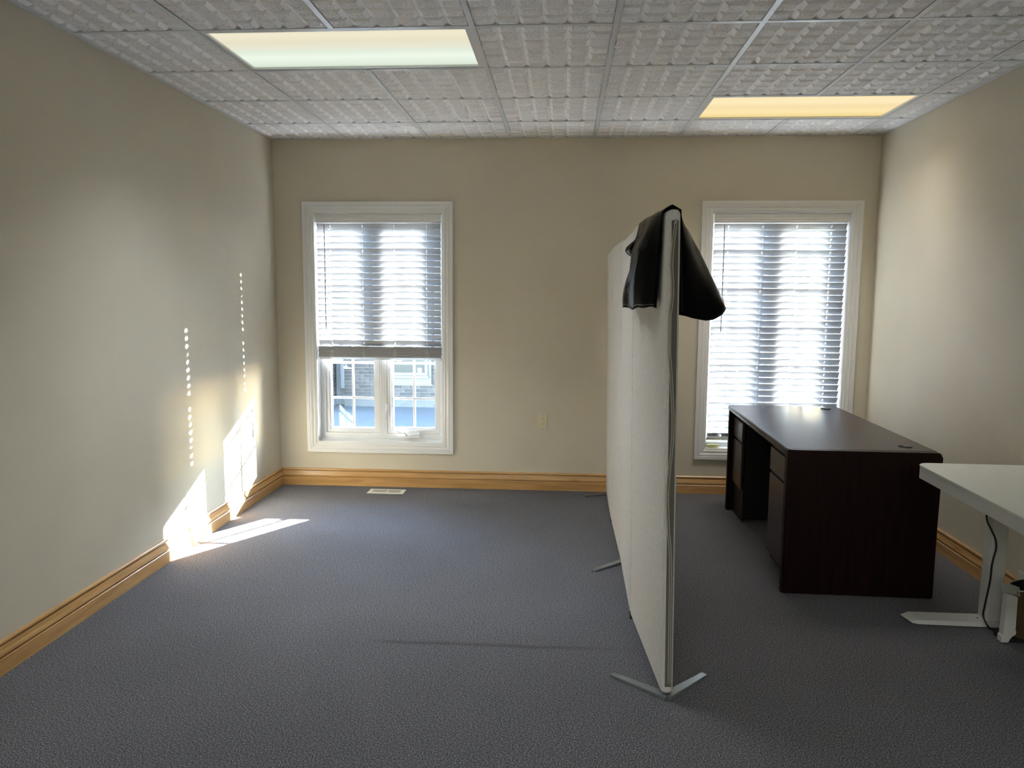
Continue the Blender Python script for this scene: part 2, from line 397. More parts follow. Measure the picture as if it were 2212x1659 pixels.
for i in range(len(xs_edges) - 1):
    for j in range(len(ys_edges) - 1):
        if (i, j) in LIGHT_CELLS: continue
        xa, xb = xs_edges[i], xs_edges[i + 1]; yb, ya = ys_edges[j], ys_edges[j + 1]
        # place of the cell inside a full tile (cut tiles keep the side that meets the grid)
        ox = xb - T if i == 0 else xa
        oy = ya if j == 0 else yb - TY
        key = (round(xa - ox, 3), round(xb - ox, 3), round(ya - oy, 3), round(yb - oy, 3))
        if abs(key[0]) < 2e-3 and abs(key[1] - T) < 2e-3 and abs(key[2]) < 2e-3 and abs(key[3] - TY) < 2e-3: key = (0, T, 0, TY)
        if key not in tile_cache: tile_cache[key] = tile_mesh(*key)
        o = bpy.data.objects.new('ceiling_tile', tile_cache[key]); C.objects.link(o)
        o.location = (ox, oy, H + 0.004 + random.uniform(-0.0008, 0.0008)); o.parent = ceiling

def tee_mesh(name, L):
    bm = bmesh.new(); box(bm, 0, L, -FL, FL, 0, 0.002); box(bm, 0, L, -0.0015, 0.0015, 0.002, 0.036)
    me = bpy.data.meshes.new(name); bm.to_mesh(me); bm.free(); me.materials.append(M_tee); return me
def tee(name, me, x, y, rz):
    o = bpy.data.objects.new(name, me); C.objects.link(o); o.location = (x, y, H); o.rotation_euler = (0, 0, rz); o.parent = ceiling
LX0, LX1 = 1, 5                                         # grid lines B and F stop at the light fixtures
for i, x in enumerate(colX):
    if i == LX0: segs = [(0, rowY[2]), (rowY[3], rowY[11]), (rowY[12], REAR)]
    elif i == LX1: segs = [(0, rowY[0]), (rowY[1], rowY[11]), (rowY[12], REAR)]
    else: segs = [(0, REAR)]
    for a, b in segs: tee('grid_main_tee', tee_mesh('grid_main_tee', a - b), x, a, -math.pi / 2)
ct_full = tee_mesh('grid_cross_tee', T - 2 * FL); ct_l = tee_mesh('grid_cross_tee', colX[0] - FL); ct_r = tee_mesh('grid_cross_tee', W - colX[6] - FL)
for y in rowY:
    if y < REAR: continue
    for i in range(6): tee('grid_cross_tee', ct_full, colX[i] + FL, y, 0)
    tee('grid_cross_tee', ct_l, 0, y, 0); tee('grid_cross_tee', ct_r, colX[6] + FL, y, 0)
for nm, a in (('b', (0, W, -0.022, 0)), ('l', (0, 0.022, REAR, -0.022)), ('r', (W - 0.022, W, REAR, -0.022))):
    bm = bmesh.new(); box(bm, a[0], a[1], a[2], a[3], H - 0.0005, H + 0.0015)
    if nm == 'b': box(bm, 0, W, -0.002, 0, H + 0.0015, H + 0.02)
    elif nm == 'l': box(bm, 0, 0.002, REAR, -0.022, H + 0.0015, H + 0.02)
    else: box(bm, W - 0.002, W, REAR, -0.022, H + 0.0015, H + 0.02)
    link('wall_angle', bm, M_tee, ceiling)

def ceiling_light(x0, x1, y0, y1, dmat, label, watts, colour, spread=105):
    t = empty('ceiling_light', ((x0 + x1) / 2, (y0 + y1) / 2, H), 0, label, 'ceiling light', 'recessed ceiling lights')
    hx, hy = (x1 - x0) / 2 - FL, (y1 - y0) / 2 - FL
    def xy_ring(bm, ax, ay, w, z0, z1):
        box(bm, -ax, ax, -ay, -ay + w, z0, z1); box(bm, -ax, ax, ay - w, ay, z0, z1)
        box(bm, -ax, -ax + w, -ay + w, ay - w, z0, z1); box(bm, ax - w, ax, -ay + w, ay - w, z0, z1)
    bm = bmesh.new(); xy_ring(bm, hx - 0.001, hy - 0.001, 0.022, 0.003, 0.012); link('door_frame', bm, M_fixture, t)
    bm = bmesh.new(); box(bm, -hx + 0.02, hx - 0.02, -hy + 0.02, hy - 0.02, 0.0125, 0.016); link('diffuser', bm, dmat, t)
    bm = bmesh.new(); box(bm, -hx, hx, -hy, hy, 0.09, 0.10); xy_ring(bm, hx, hy, 0.006, 0.0125, 0.09); link('housing', bm, M_fixture, t)
    ld = bpy.data.lights.new('lamp', 'AREA'); ld.shape = 'RECTANGLE'; ld.size = 2 * hx - 0.06; ld.size_y = 2 * hy - 0.06
    ld.energy = watts; ld.color = colour; ld.spread = math.radians(spread)
    lo_ = bpy.data.objects.new('lamp', ld); C.objects.link(lo_); lo_.parent = t; lo_.location = (0, 0, 0.0115)
    return t
ceiling_light(colX[0], colX[2], rowY[3], rowY[2], M_diff1, 'large ceiling light with pale greenish white diffuser, nearer the viewer', LAMP_COOL, (0.87, 0.95, 1.0))
ceiling_light(colX[4], colX[6], rowY[1], rowY[0], M_diff2, 'ceiling light with warm yellow diffuser near the right wall', LAMP_WARM, (1.0, 0.95, 0.86))
# two unseen lights added behind the viewer to fill the room
ceiling_light(colX[0], colX[2], rowY[12], rowY[11], M_diff1, 'added fill light in the ceiling at the left rear, behind the viewer', FILL_REAR, (0.87, 0.95, 1.0), 170)
ceiling_light(colX[4], colX[6], rowY[12], rowY[11], M_diff1, 'added fill light in the ceiling at the right rear, behind the viewer', FILL_REAR, (0.87, 0.95, 1.0), 170)

# ------------------------------------------------------------------ windows
CAS = [(0, 0), (0, 0.0175), (0.0025, 0.019), (0.027, 0.019), (0.0295, 0.0165), (0.032, 0.0165), (0.034, 0.0185), (0.041, 0.0185), (0.047, 0.0165), (0.056, 0.0125), (0.060, 0.0115),
       (0.0615, 0.0130), (0.071, 0.0135), (0.0765, 0.0115), (0.079, 0.0085), (0.089, 0.0075), (0.089, 0)]
def make_window(idx, cx, label, full):
    t = empty('window_%d' % idx, (cx, 0, 0), 0, label, 'window', kind='structure')
    x0, x1, z0, z1 = -OH - 0.081, OH + 0.081, OZ0 - 0.081, OZ1 + 0.081
    corners = [(x0, z0, 1, 1), (x1, z0, -1, 1), (x1, z1, -1, -1), (x0, z1, 1, -1)]
    for a in range(4):                                     # four mitred casing boards
        b = (a + 1) % 4; bm = bmesh.new()
        def pt(cn, d, h): return (cn[0] + cn[2] * d * 0.91, -h, cn[1] + cn[3] * d * 0.91)
        A = [bm.verts.new(pt(corners[a], d, h)) for d, h in CAS]; B = [bm.verts.new(pt(corners[b], d, h)) for d, h in CAS]
        sh = 0.0004                                        # hairline mitre joint
        dv = (Vector(B[0].co) - Vector(A[0].co)).normalized() * sh
        for v_ in A: v_.co += dv
        for v_ in B: v_.co -= dv
        n = len(CAS)
        for q in range(n): bm.faces.new((A[q], A[(q + 1) % n], B[(q + 1) % n], B[q]))
        bm.faces.new(A[::-1]); bm.faces.new(B)
        link('casing', bm, M_white, t)
    # jamb liner between the casing and the vinyl frame
    bm = bmesh.new(); ring(bm, -OH, OH, OZ0, OZ1, 0.004, -0.003, 0.085); link('jamb_liner', bm, M_white, t)
    # vinyl frame with stepped inner lip
    fx, fz0, fz1 = OH, OZ0 + 0.017, OZ1 - 0.025
    bm = bmesh.new(); ring(bm, -fx, fx, fz0, fz1, 0.040, 0.085, 0.175); ring(bm, -fx + 0.010, fx - 0.010, fz0 + 0.010, fz1 - 0.010, 0.012, 0.079, 0.085)
    box(bm, -fx, fx, 0.070, 0.175, OZ0 + 0.004, fz0); box(bm, -fx, fx, 0.085, 0.175, fz1, OZ1 - 0.004)
    link('frame', bm, M_vinyl, t)
    bm = bmesh.new(); box(bm, -0.036, 0.036, 0.088, 0.175, fz0 + 0.04, fz1 - 0.04)
    for q in (-0.024, -0.008, 0.010, 0.026): box(bm, q - 0.0055, q + 0.0055, 0.0855, 0.088, fz0 + 0.04, fz1 - 0.04)
    link('mullion', bm, M_vinyl, t)
    for side in (-1, 1):
        sx0, sx1 = (-fx + 0.042, -0.038) if side < 0 else (0.038, fx - 0.042)
        sz0, sz1 = fz0 + 0.042, fz1 - 0.042
        bm = bmesh.new(); w = 0.022 if side < 0 else 0.028
        ring(bm, sx0, sx1, sz0, sz1, w, 0.098 if side < 0 else 0.092, 0.165)
        ring(bm, sx0 + w, sx1 - w, sz0 + w, sz1 - w, 0.010, 0.112, 0.160)
        sa = link('sash', bm, M_vinyl, t)
        gx0, gx1, gz0, gz1 = sx0 + w + 0.010, sx1 - w - 0.010, sz0 + w + 0.010, sz1 - w - 0.010
        bm = bmesh.new(); box(bm, gx0 - 0.004, gx1 + 0.004, 0.139, 0.143, gz0 - 0.004, gz1 + 0.004); link('pane', bm, M_glass, sa)
        bm = bmesh.new(); xm = (gx0 + gx1) / 2; mw = 0.010
        prof = [(-mw, 0.1375), (-mw * 0.5, 0.1265), (mw * 0.5, 0.1265), (mw, 0.1375)]
        prism(bm, prof, 2, gz0, gz1, lambda u, v, q: (xm + u, v, q))
        for zc in (0.672, 0.949, 1.238, 1.523, 1.808):
            prism(bm, prof, 0, gx0, gx1, lambda u, v, q, zc=zc: (q, v + 0.0003, zc + u))
        link('muntin', bm, M_vinyl, sa)
    if full:
        # folding crank on the bottom of the right casement
        bm = bmesh.new()
        P = [(0.165, 0.0), (0.295, 0.0), (0.295, 0.030), (0.283, 0.038), (0.262, 0.033), (0.235, 0.031), (0.205, 0.022), (0.165, 0.012)]
        prism(bm, P, 1, 0.045, 0.084, lambda u, v, q: (u, q, OZ0 + 0.030 + v))
        bmesh.ops.bevel(bm, geom=bm.edges[:], offset=0.003, segments=2, affect='EDGES')
        ck = link('crank', bm, M_vinyl, t)
        bm = bmesh.new(); tube(bm, [(0.20, 0.048, OZ0 + 0.045), (0.18, 0.044, OZ0 + 0.070), (0.15, 0.040, OZ0 + 0.070), (0.118, 0.038, OZ0 + 0.089)], 0.006, 8, [0.007, 0.0075, 0.0075, 0.0045])
        link('crank_handle', bm, M_vinyl, ck, True)
        # sash lock lever on the mullion
        bm = bmesh.new(); box(bm, 0.028, 0.050, 0.078, 0.0925, 0.525, 0.640, 0.006); lk = link('sash_lock', bm, M_vinyl, t)
        bm = bmesh.new(); tube(bm, [(0.036, 0.078, 0.60), (0.030, 0.070, 0.565), (0.026, 0.067, 0.520)], 0.005, 8, [0.0065, 0.006, 0.0045]); link('lock_lever', bm, M_vinyl, lk, True)
    return t
make_window(1, WX[0], 'white trimmed window with half raised blind on the left', True)
make_window(2, WX[1], 'white trimmed window with lowered blind behind the dark desk', False)

# ------------------------------------------------------------------ venetian blinds
SW = 0.050
LAD = [-0.369, -0.123, 0.119, 0.364]
def slat_mesh(half, thick=0.0028, holes=True):
    bm = bmesh.new()
    ss = [-0.025, -0.017, -0.0085, 0.0, 0.0085, 0.017, 0.025]
    hw = 0.0032
    xs = [-half]
    for c in LAD: xs += [c - hw, c + hw]
    xs += [half]
    def zc(s): return 0.0030 * (1 - (s / 0.025) ** 2)
    g = {}
    for i, x in enumerate(xs):
        for j, s in enumerate(ss): g[i, j] = bm.verts.new((x, s, zc(s)))
    for i in range(len(xs) - 1):
        for j in range(len(ss) - 1):
            if holes and i % 2 == 1 and j in (2, 3): continue
            bm.faces.new((g[i, j], g[i + 1, j], g[i + 1, j + 1], g[i, j + 1]))
    bmesh.ops.remove_doubles(bm, verts=bm.verts, dist=1e-6)
    bmesh.ops.recalc_face_normals(bm, faces=bm.faces)
    bmesh.ops.solidify(bm, geom=bm.faces[:], thickness=thick)
    bmesh.ops.recalc_face_normals(bm, faces=bm.faces)
    me = bpy.data.meshes.new('slat'); bm.to_mesh(me); bm.free(); me.materials.append(M_slat)
    return me
BY = 0.030                                     # depth of the blind inside the reveal
def make_blind(cx, half, z_top, pitch, n_open, n_stack, label, z_rail, offx=0.0):
    t = empty('venetian_blind', (cx + offx, BY, z_rail), 0, label, 'blind', 'white slatted window blinds')
    z0 = z_rail
    # headrail with a moulded valance
    bm = bmesh.new(); hh = half + 0.004
    prof = [(-0.030, 2.016), (-0.0375, 2.018), (-0.039, 2.024), (-0.036, 2.029), (-0.0375, 2.033), (-0.0385, 2.042), (-0.036, 2.048), (-0.0375, 2.052), (-0.038, 2.068), (-0.035, 2.077), (-0.030, 2.078)]
    prof = [(a, b - 0.028) for a, b in prof]
    # slightly below the head of the opening
    prism(bm, [(a + 0.014, b + 0.028) for a, b in prof], 0, -hh, hh, lambda u, v, q: (q, u, v - z0))
    link('valance', bm, M_white, t)
    bm = bmesh.new(); box(bm, -half, half, -0.022, 0.026, 2.012 - z0, 2.070 - z0, 0.003); link('headrail', bm, M_vinyl, t)
    sm = slat_mesh(half)
    th = math.radians(58)
    zs = [z_top - pitch * k for k in range(n_open)]
    for z in zs:
        o = bpy.data.objects.new('slat', sm); C.objects.link(o); o.parent = t
        o.location = (random.uniform(-0.0008, 0.0008), 0, z - z0)
        o.rotation_euler = (-th + random.uniform(-0.02, 0.02), random.uniform(-0.0006, 0.0006), 0)
    zlow = zs[-1] - 0.03
    for k in range(n_stack):
        o = bpy.data.objects.new('slat', sm); C.objects.link(o); o.parent = t
        o.location = (random.uniform(-0.002, 0.002), random.uniform(-0.0015, 0.0015), z_rail + 0.0185 + 0.0044 * k - z0)
        o.rotation_euler = (-0.12, 0, 0)
    # bottom rail with cord buttons, tipped like the slats
    rl = (-0.45 if n_stack else -0.5)
    R = Matrix.Rotation(rl, 4, 'X')
    bm = bmesh.new(); box(bm, -half - 0.002, half + 0.002, -0.025, 0.025, -0.008, 0.008, 0.0025, 2, mtx=None)
    for v_ in bm.verts: v_.co = R @ v_.co
    br = link('bottom_rail', bm, M_slat, t); br.location = (0, 0.002, 0.002)
    for c in LAD:
        bm = bmesh.new(); cyl(bm, R @ Vector((c, 0, -0.0105)), R @ Vector((c, 0, -0.008)), 0.005, 10); link('cord_button', bm, M_cord, br)
    # ladder cords: front string, back string and lift cord
    dy, dz = 0.026 * math.cos(th), 0.026 * math.sin(th)
    for c in LAD:
        bm = bmesh.new(); zt = 2.008 - z0; zb = 0.014
        tube(bm, [(c + 0.004, -dy - 0.001, zt), (c + 0.004, -dy - 0.002, (zt + zb) / 2), (c + 0.004, -dy - 0.003, zb)], 0.0006, 5)
        tube(bm, [(c - 0.004, dy + 0.001, zt), (c - 0.004, dy + 0.001, zb)], 0.0006, 5)
        tube(bm, [(c, 0, zt), (c, 0, zb)], 0.0008, 5)
        link('ladder_cord', bm, M_cord, t)
        if n_stack:                                     # slack ladder strings hang in loops over the stack
            bm = bmesh.new(); rr = random.Random(int(c * 1000) + 5)
            for q in range(6):
                z_ = 0.022 + 0.009 * q
                tube(bm, catmull([(c + rr.uniform(-.006, .006), -0.026, z_), (c + rr.uniform(.006, .024), -0.031 - rr.uniform(0, .006), z_ - rr.uniform(0, .012)),
                                  (c + rr.uniform(-.022, .0), -0.032 - rr.uniform(0, .006), z_ - rr.uniform(.006, .018)), (c + rr.uniform(-.01, .01), -0.027, z_ - 0.012)], 4), 0.0009, 5)
            link('cord_loops', bm, M_cord, t)
    # tilt wand on the left
    bm = bmesh.new(); xw = -half + 0.068; tube(bm, [(xw, -0.036, 1.998 - z0), (xw, -0.037, 1.60 - z0), (xw - 0.001, -0.038, 1.223 - z0)], 0.0035, 6); wn = link('tilt_wand', bm, M_wand, t)
    bm = bmesh.new(); cyl(bm, (xw - 0.001, -0.038, 1.215 - z0), (xw - 0.001, -0.038, 1.223 - z0), 0.0045, 8); link('wand_tip', bm, M_cord, wn)
    return t
make_blind(WX[0], 0.4715, 1.9885, 0.04625, 20, 16, 'white venetian blind half raised over the left window', 0.996)
make_blind(WX[1], 0.4715, 1.9860, 0.04680, 34, 0, 'white venetian blind lowered over the whole window by the dark desk', 0.418)

# yellow note on the sill of the right window
bm = bmesh.new(); g = {}
for i in range(7):
    for j in range(5):
        u, v_ = i / 6, j / 4
        g[i, j] = bm.verts.new((u * 0.10, -0.076 * (1 - v_) , 0.0012 + 0.012 * (1 - v_) ** 2 * (0.4 + 0.6 * u)))
for i in range(6):
    for j in range(4): bm.faces.new((g[i, j], g[i + 1, j], g[i + 1, j + 1], g[i, j + 1]))
bmesh.ops.solidify(bm, geom=bm.faces[:], thickness=0.0012)
o = link('paper_note', bm, M_yellow, None, True); o.location = (WX[1] - OH + 0.014, 0.072, OZ0 + 0.0215); o.rotation_euler = (0, 0, 0.06)
tag(o, 'curled yellow paper note on the sill below the lowered blind', 'note')

# ------------------------------------------------------------------ outlets and floor register
def outlet(loc, rz, label, group='wall outlets'):
    t = empty('wall_outlet', loc, rz, label, 'outlet', group)      # faces local -Y
    bm = bmesh.new(); box(bm, -0.035, 0.035, -0.0065, 0.0, -0.057, 0.057, 0.0028, 2); link('cover_plate', bm, M_ivory, t)
    bm = bmesh.new(); box(bm, -0.0165, 0.0165, -0.0085, -0.006, -0.033, 0.033, 0.001, 1); ins = link('receptacle', bm, M_ivory, t)
    bm = bmesh.new()
    for zc in (0.017, -0.019):
        box(bm, -0.0075, -0.0055, -0.0087, -0.008, zc - 0.004, zc + 0.004); box(bm, 0.0055, 0.0075, -0.0087, -0.008, zc - 0.0035, zc + 0.0035)
        cyl(bm, (0, -0.0087, zc + 0.010), (0, -0.008, zc + 0.010), 0.0026, 8)
    link('slots', bm, M_dark, ins)
    for zc in (0.0475, -0.0475):
        bm = bmesh.new(); cyl(bm, (0, -0.0075, zc), (0, -0.006, zc), 0.003, 8); link('screw', bm, M_zipd, t)
    return t
outlet((2.035, 0, 0.528), 0, 'ivory duplex outlet on the back wall between the windows')
outlet((0, -0.497, 0.528), math.pi / 2, 'ivory outlet on the left wall at the edge of the sun patch')
outlet((W, -0.250, 0.522), -math.pi / 2, 'ivory outlet on the right wall by the corner, its top just above the desk')
outlet((W, -0.590, 0.522), -math.pi / 2, 'outlet on the right wall behind the middle of the dark desk')
outlet((W, -0.965, 0.522), -math.pi / 2, 'outlet on the right wall behind the near grommet of the dark desk')

t = empty('floor_register', (0.868, -0.165, 0), -0.01, 'cream metal floor register in the carpet below the left window', 'floor vent')
bm = bmesh.new(); box(bm, -0.138, 0.138, -0.062, 0.062, 0.0, 0.005, 0.002, 1); link('face_plate', bm, M_vent, t)
bm = bmesh.new()
for k in range(16):
    xk = -0.100 + k * 0.200 / 15
    if k == 8: continue
    box(bm, xk - 0.0042, xk + 0.0042, -0.036, 0.036, 0.0042, 0.0054)
link('louvre_slots', bm, M_ventdk, t)
bm = bmesh.new(); box(bm, 0.004, 0.010, -0.018, 0.010, 0.005, 0.011, 0.001, 1); link('damper_lever', bm, M_vent, t)

# ------------------------------------------------------------------ room divider screen
t = empty('room_divider', (2.54, -1.55, 0), 0, 'long greige fabric divider screen of four tall panels standing in a row', 'screen')
OX, OY = 2.54, -1.55
J = [(2.588, -3.030), (2.533, -2.312), (2.541, -1.545), (2.534, -0.790), (2.542, -0.085)]
ZS0, ZS1 = 0.016, 1.785
pans = []
for k in range(4):
    a = Vector((*J[k], 0)); b = Vector((*J[k + 1], 0)); d = b - a; L = d.length - 0.004
    bm = bmesh.new(); box(bm, 0.002, L, -0.0235, 0.0235, ZS0, ZS1 + (0.004, -0.006, 0.004, 0.0)[k], 0.019, 5)
    # soft corners at the ends of the panel
    pn = link('panel', bm, M_fabric, t, True); pn.location = (a.x - OX, a.y - OY, 0)
    pn.rotation_euler = (0, 0, math.atan2(d.y, d.x)); pans.append(pn)
    # the row leans very slightly to the left
    pn.rotation_euler = (Matrix.Rotation(-0.0145, 3, 'Y') @ Matrix.Rotation(math.atan2(d.y, d.x), 3, 'Z')).to_euler()
# zip down the free end of the nearest panel
zp = catmull([(2.566, 1.742), (2.561, 1.69), (2.556, 1.60), (2.562, 1.50), (2.553, 1.36), (2.568, 1.18), (2.578, 1.00), (2.566, 0.80), (2.572, 0.66), (2.583, 0.54), (2.588, 0.30), (2.592, 0.055)], 8)
def endx(z): return 2.588 - 0.0145 * z
bm = bmesh.new()
prev = None
pts = [(max(endx(p.y) - 0.012, min(endx(p.y) + 0.010, p.x)), p.y) for p in zp]
tube(bm, [(x - OX - 0.0035, -3.0315 - OY, z) for x, z in pts], 0.0024, 6)
tube(bm, [(x - OX + 0.0035, -3.0315 - OY, z) for x, z in pts], 0.0024, 6)
zo = link('zipper', bm, M_zip, t, True)
bm = bmesh.new()
for q in range(24):
    za, zb_ = 0.05 + q * 0.0708, 0.05 + (q + 1) * 0.0708
    qa = [bm.verts.new((endx(z_) - OX + dx_, -3.0318 - OY, z_)) for z_, dx_ in ((za, -0.010), (za, 0.013), (zb_, 0.013), (zb_, -0.010))]
    qb = [bm.verts.new((v_.co.x, -3.028 - OY, v_.co.z)) for v_ in qa]
    bm.faces.new(qa); bm.faces.new(qb[::-1])
    for i_ in range(4): bm.faces.new((qa[i_], qb[i_], qb[(i_ + 1) % 4], qa[(i_ + 1) % 4]))
bmesh.ops.remove_doubles(bm, verts=bm.verts, dist=1e-5)
link('end_shade_strip', bm, M_endshade, t)  # dark strip behind the zip; the end face's shade is in its colour
bm = bmesh.new(); x, z = pts[0]; box(bm, x - OX - 0.005, x - OX + 0.005, -3.037 - OY, -3.029 - OY, z - 0.006, z + 0.010, 0.002)
box(bm, x - OX - 0.008, x - OX - 0.003, -3.040 - OY, -3.037 - OY, z - 0.026, z + 0.002, 0.001); link('zip_slider', bm, M_zipd, zo)
def vfoot(ax, ay, tips):
    """flat steel foot with two tapering arms meeting under the panel"""
    bm = bmesh.new()
    for tx, ty in tips:
        a = Vector((ax, ay, 0)); b = Vector((tx, ty, 0)); d = (b - a).normalized(); n_ = Vector((-d.y, d.x, 0))
        poly = [a + n_ * 0.020 - d * 0.006, b + n_ * 0.0125, b - n_ * 0.0125 + d * 0.002, a - n_ * 0.020 - d * 0.006]
        lo = [bm.verts.new((p.x - OX, p.y - OY, 0.002)) for p in poly]
        hi = [bm.verts.new((p.x - OX - n_.x * 0, p.y - OY, h)) for p, h in zip(poly, (0.015, 0.010, 0.010, 0.015))]
        bm.faces.new(lo[::-1]); bm.faces.new(hi)
        for q in range(4): bm.faces.new((lo[q], lo[(q + 1) % 4], hi[(q + 1) % 4], hi[q]))
    f = link('foot', bm, M_foot, t)
    for tx, ty in tips:
        bm = bmesh.new(); cyl(bm, (tx * 0.93 + ax * 0.07 - OX, ty * 0.93 + ay * 0.07 - OY, 0), (tx * 0.93 + ax * 0.07 - OX, ty * 0.93 + ay * 0.07 - OY, 0.003), 0.007, 8)
        link('foot_pad', bm, M_rubber, f)
vfoot(2.586, -3.022, [(2.395, -2.868), (2.757, -2.838)])
vfoot(2.537, -1.560, [(2.365, -1.722), (2.70, -1.74)])
vfoot(2.542, -0.092, [(2.360, -0.172), (2.72, -0.18)])
for x, y in (J[1], J[3]):
    bm = bmesh.new(); cyl(bm, (x - OX - 0.012, y - OY, 0), (x - OX - 0.012, y - OY, 0.03), 0.013, 10); link('glide', bm, M_rubber, t)

# ------------------------------------------------------------------ black bag over the near end of the screen
bm = bmesh.new()
rng = random.Random(3)
NV = 40
def face_l(y): return 2.566 - 0.0755 * (y + 3.03) - 0.026      # left face of the near panel at its top
def face_r(y): return face_l(y) + 0.049
def lerp(a, b, t_): return a + (b - a) * t_
def pw(tab, s):
    for (a, va), (b, vb) in zip(tab, tab[1:]):
        if s <= b: return lerp(va, vb, (s - a) / (b - a))
    return tab[-1][1]
rows = []
near_l = [(0, -2.985), (0.5, -2.955), (1, -2.925)]
far_l = [(0, -2.52), (0.20, -2.50), (0.27, -2.44), (0.36, -2.42), (0.42, -2.48), (0.62, -2.45), (1, -2.35)]
NS = 26
for k in range(NS, -1, -1):                                   # left lobe, hem up to the ridge
    s = k / NS; row = []
    z = 1.797 - s * 0.352
    for j in range(NV + 1):
        v_ = j / NV; y = lerp(pw(near_l, s), pw(far_l, s), v_)
        fold = 0.5 + 0.5 * math.sin(v_ * 19 + 2.0 * math.sin(s * 5) + s * 3)
        belly = pw([(0, 0.0), (0.06, 0.018), (0.14, 0.043), (0.24, 0.060), (0.36, 0.064), (0.5, 0.056), (0.64, 0.040), (0.72, 0.046), (0.85, 0.034), (1, 0.010)], v_) * min(1, s * 2.6) * (1 - 0.12 * math.sin(s * 6))
        edge = 0.12 if v_ < 0.45 else lerp(0.12, 1.1, min(1, (v_ - 0.45) / 0.15))
        bul = 0.010 + belly + edge * 0.030 * (fold - 0.5) * (0.35 + 0.65 * s) * min(1, s * 4)
        if 0.24 < s < 0.42 and v_ > 0.7: bul += 0.022 * math.sin((s - 0.24) / 0.18 * math.pi)
        zz = z + (0.004 * math.sin(v_ * 17) + 0.003 * math.sin(v_ * 41) - 0.012 * (v_ if v_ < .45 else .9 - v_)) * max(0, (s - 0.85) / 0.15)
        row.append((face_l(y) - bul + 0.014 * max(0, 0.04 - s) / 0.04, y, zz))
    rows.append(row)
row = []
for j in range(NV + 1):                                       # over the ridge
    v_ = j / NV; y = lerp(-2.985, -2.50, v_); row.append((face_l(y) + 0.024, y, 1.8065 + 0.004 * math.sin(v_ * 14)))
rows.append(row)
B = [(0, 0.003), (0.02, 0.016), (0.16, 0.072), (0.40, 0.124), (0.66, 0.172), (0.86, 0.213), (1, 0.246)]
NR = 26
for k in range(0, NR + 1):                                    # right lobe puffs out like a sleeve
    s = k / NR; row = []
    for j in range(NV + 1):
        v_ = j / NV
        y = lerp(lerp(-2.985, -2.975, s), lerp(-2.48, -2.42, s), v_)
        arch = max(0.0, math.sin(math.pi * min(1, max(0, v_)))) ** 0.75
        hem = pw([(0, 1.424), (0.05, 1.410), (0.12, 1.400), (0.18, 1.402), (0.25, 1.420), (0.32, 1.444), (0.5, 1.462), (1, 1.47)], v_)
        z = lerp(1.790, hem, s)
        wr = 0.004 * math.sin(v_ * 15 + s * 4) + 0.003 * math.sin(v_ * 31 - s * 7)
        row.append((face_r(y) + 0.004 + (pw(B, s) + wr * s) * arch, y, z))
    rows.append(row)
g = [[bm.verts.new(p) for p in r] for r in rows]
for a in range(len(g) - 1):
    for b in range(NV): bm.faces.new((g[a][b], g[a + 1][b], g[a + 1][b + 1], g[a][b + 1]))
# inner layer of the right lobe, lying against the panel
inner = []
for k in range(0, 9):
    s = k / 8
    inner.append([bm.verts.new((face_r(lerp(-2.985, -2.46, j / NV)) + 0.0025 + 0.0145 * s * 1.0, lerp(-2.975, -2.46, j / NV), lerp(1.79, 1.425 + 0.05 * (j / NV), s))) for j in range(NV + 1)])
for a in range(8):
    for b in range(NV): bm.faces.new((inner[a][b], inner[a][b + 1], inner[a + 1][b + 1], inner[a + 1][b]))
bag = link('plastic_bag', bm, M_bag, None, True)
so_ = bag.modifiers.new('film', 'SOLIDIFY'); so_.thickness = 0.0012; so_.offset = 1.0
tag(bag, 'black plastic bag draped over the near end of the screen', 'bag')

# ------------------------------------------------------------------ mahogany desk
DX0, DX1, DY0, DY1, DZ = 3.300, 4.030, -1.955, -0.395, 0.737
desk = empty('executive_desk', (DX0, DY0, 0), math.radians(-1.2), 'dark mahogany double pedestal desk with rounded top by the right window', 'desk')
L, D = DY1 - DY0, DX1 - DX0                                   # local: x depth (0 at drawer side), y length (0 near the viewer)
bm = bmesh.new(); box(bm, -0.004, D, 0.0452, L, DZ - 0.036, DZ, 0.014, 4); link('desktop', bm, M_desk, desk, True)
bm = bmesh.new()                                              # near end panel, rounded over at the top
def arc(cx_, cz_, r, a0, a1, n=5): return [(cx_ + r * math.cos(math.radians(a0 + (a1 - a0) * k / n)), cz_ + r * math.sin(math.radians(a0 + (a1 - a0) * k / n))) for k in range(n + 1)]
pr = [(-0.004, 0.004), (D, 0.004)] + arc(D - 0.022, DZ - 0.022, 0.022, 0, 90) + arc(-0.004 + 0.012, DZ - 0.012, 0.012, 90, 180)
prism(bm, pr, 1, 0.0, 0.045, lambda u, v, q: (u, q, v))
ed = [e for e in bm.edges if e.verts[0].co.y < 0.001 and e.verts[1].co.y < 0.001 and max(e.verts[0].co.z, e.verts[1].co.z) > 0.01]
bmesh.ops.bevel(bm, geom=ed, offset=0.009, segments=3, affect='EDGES')
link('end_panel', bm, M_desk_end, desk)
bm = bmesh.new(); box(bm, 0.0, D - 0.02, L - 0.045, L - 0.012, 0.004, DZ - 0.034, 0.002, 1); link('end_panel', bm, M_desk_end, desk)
bm = bmesh.new(); box(bm, D - 0.20, D - 0.18, 0.045, L - 0.045, 0.10, DZ - 0.037); link('modesty_panel', bm, M_deskdk, desk)
bm = bmesh.new(); box(bm, 0.012, 0.034, 0.046, L - 0.046, 0.690, DZ - 0.037, 0.003, 1); link('apron', bm, M_desk, desk)
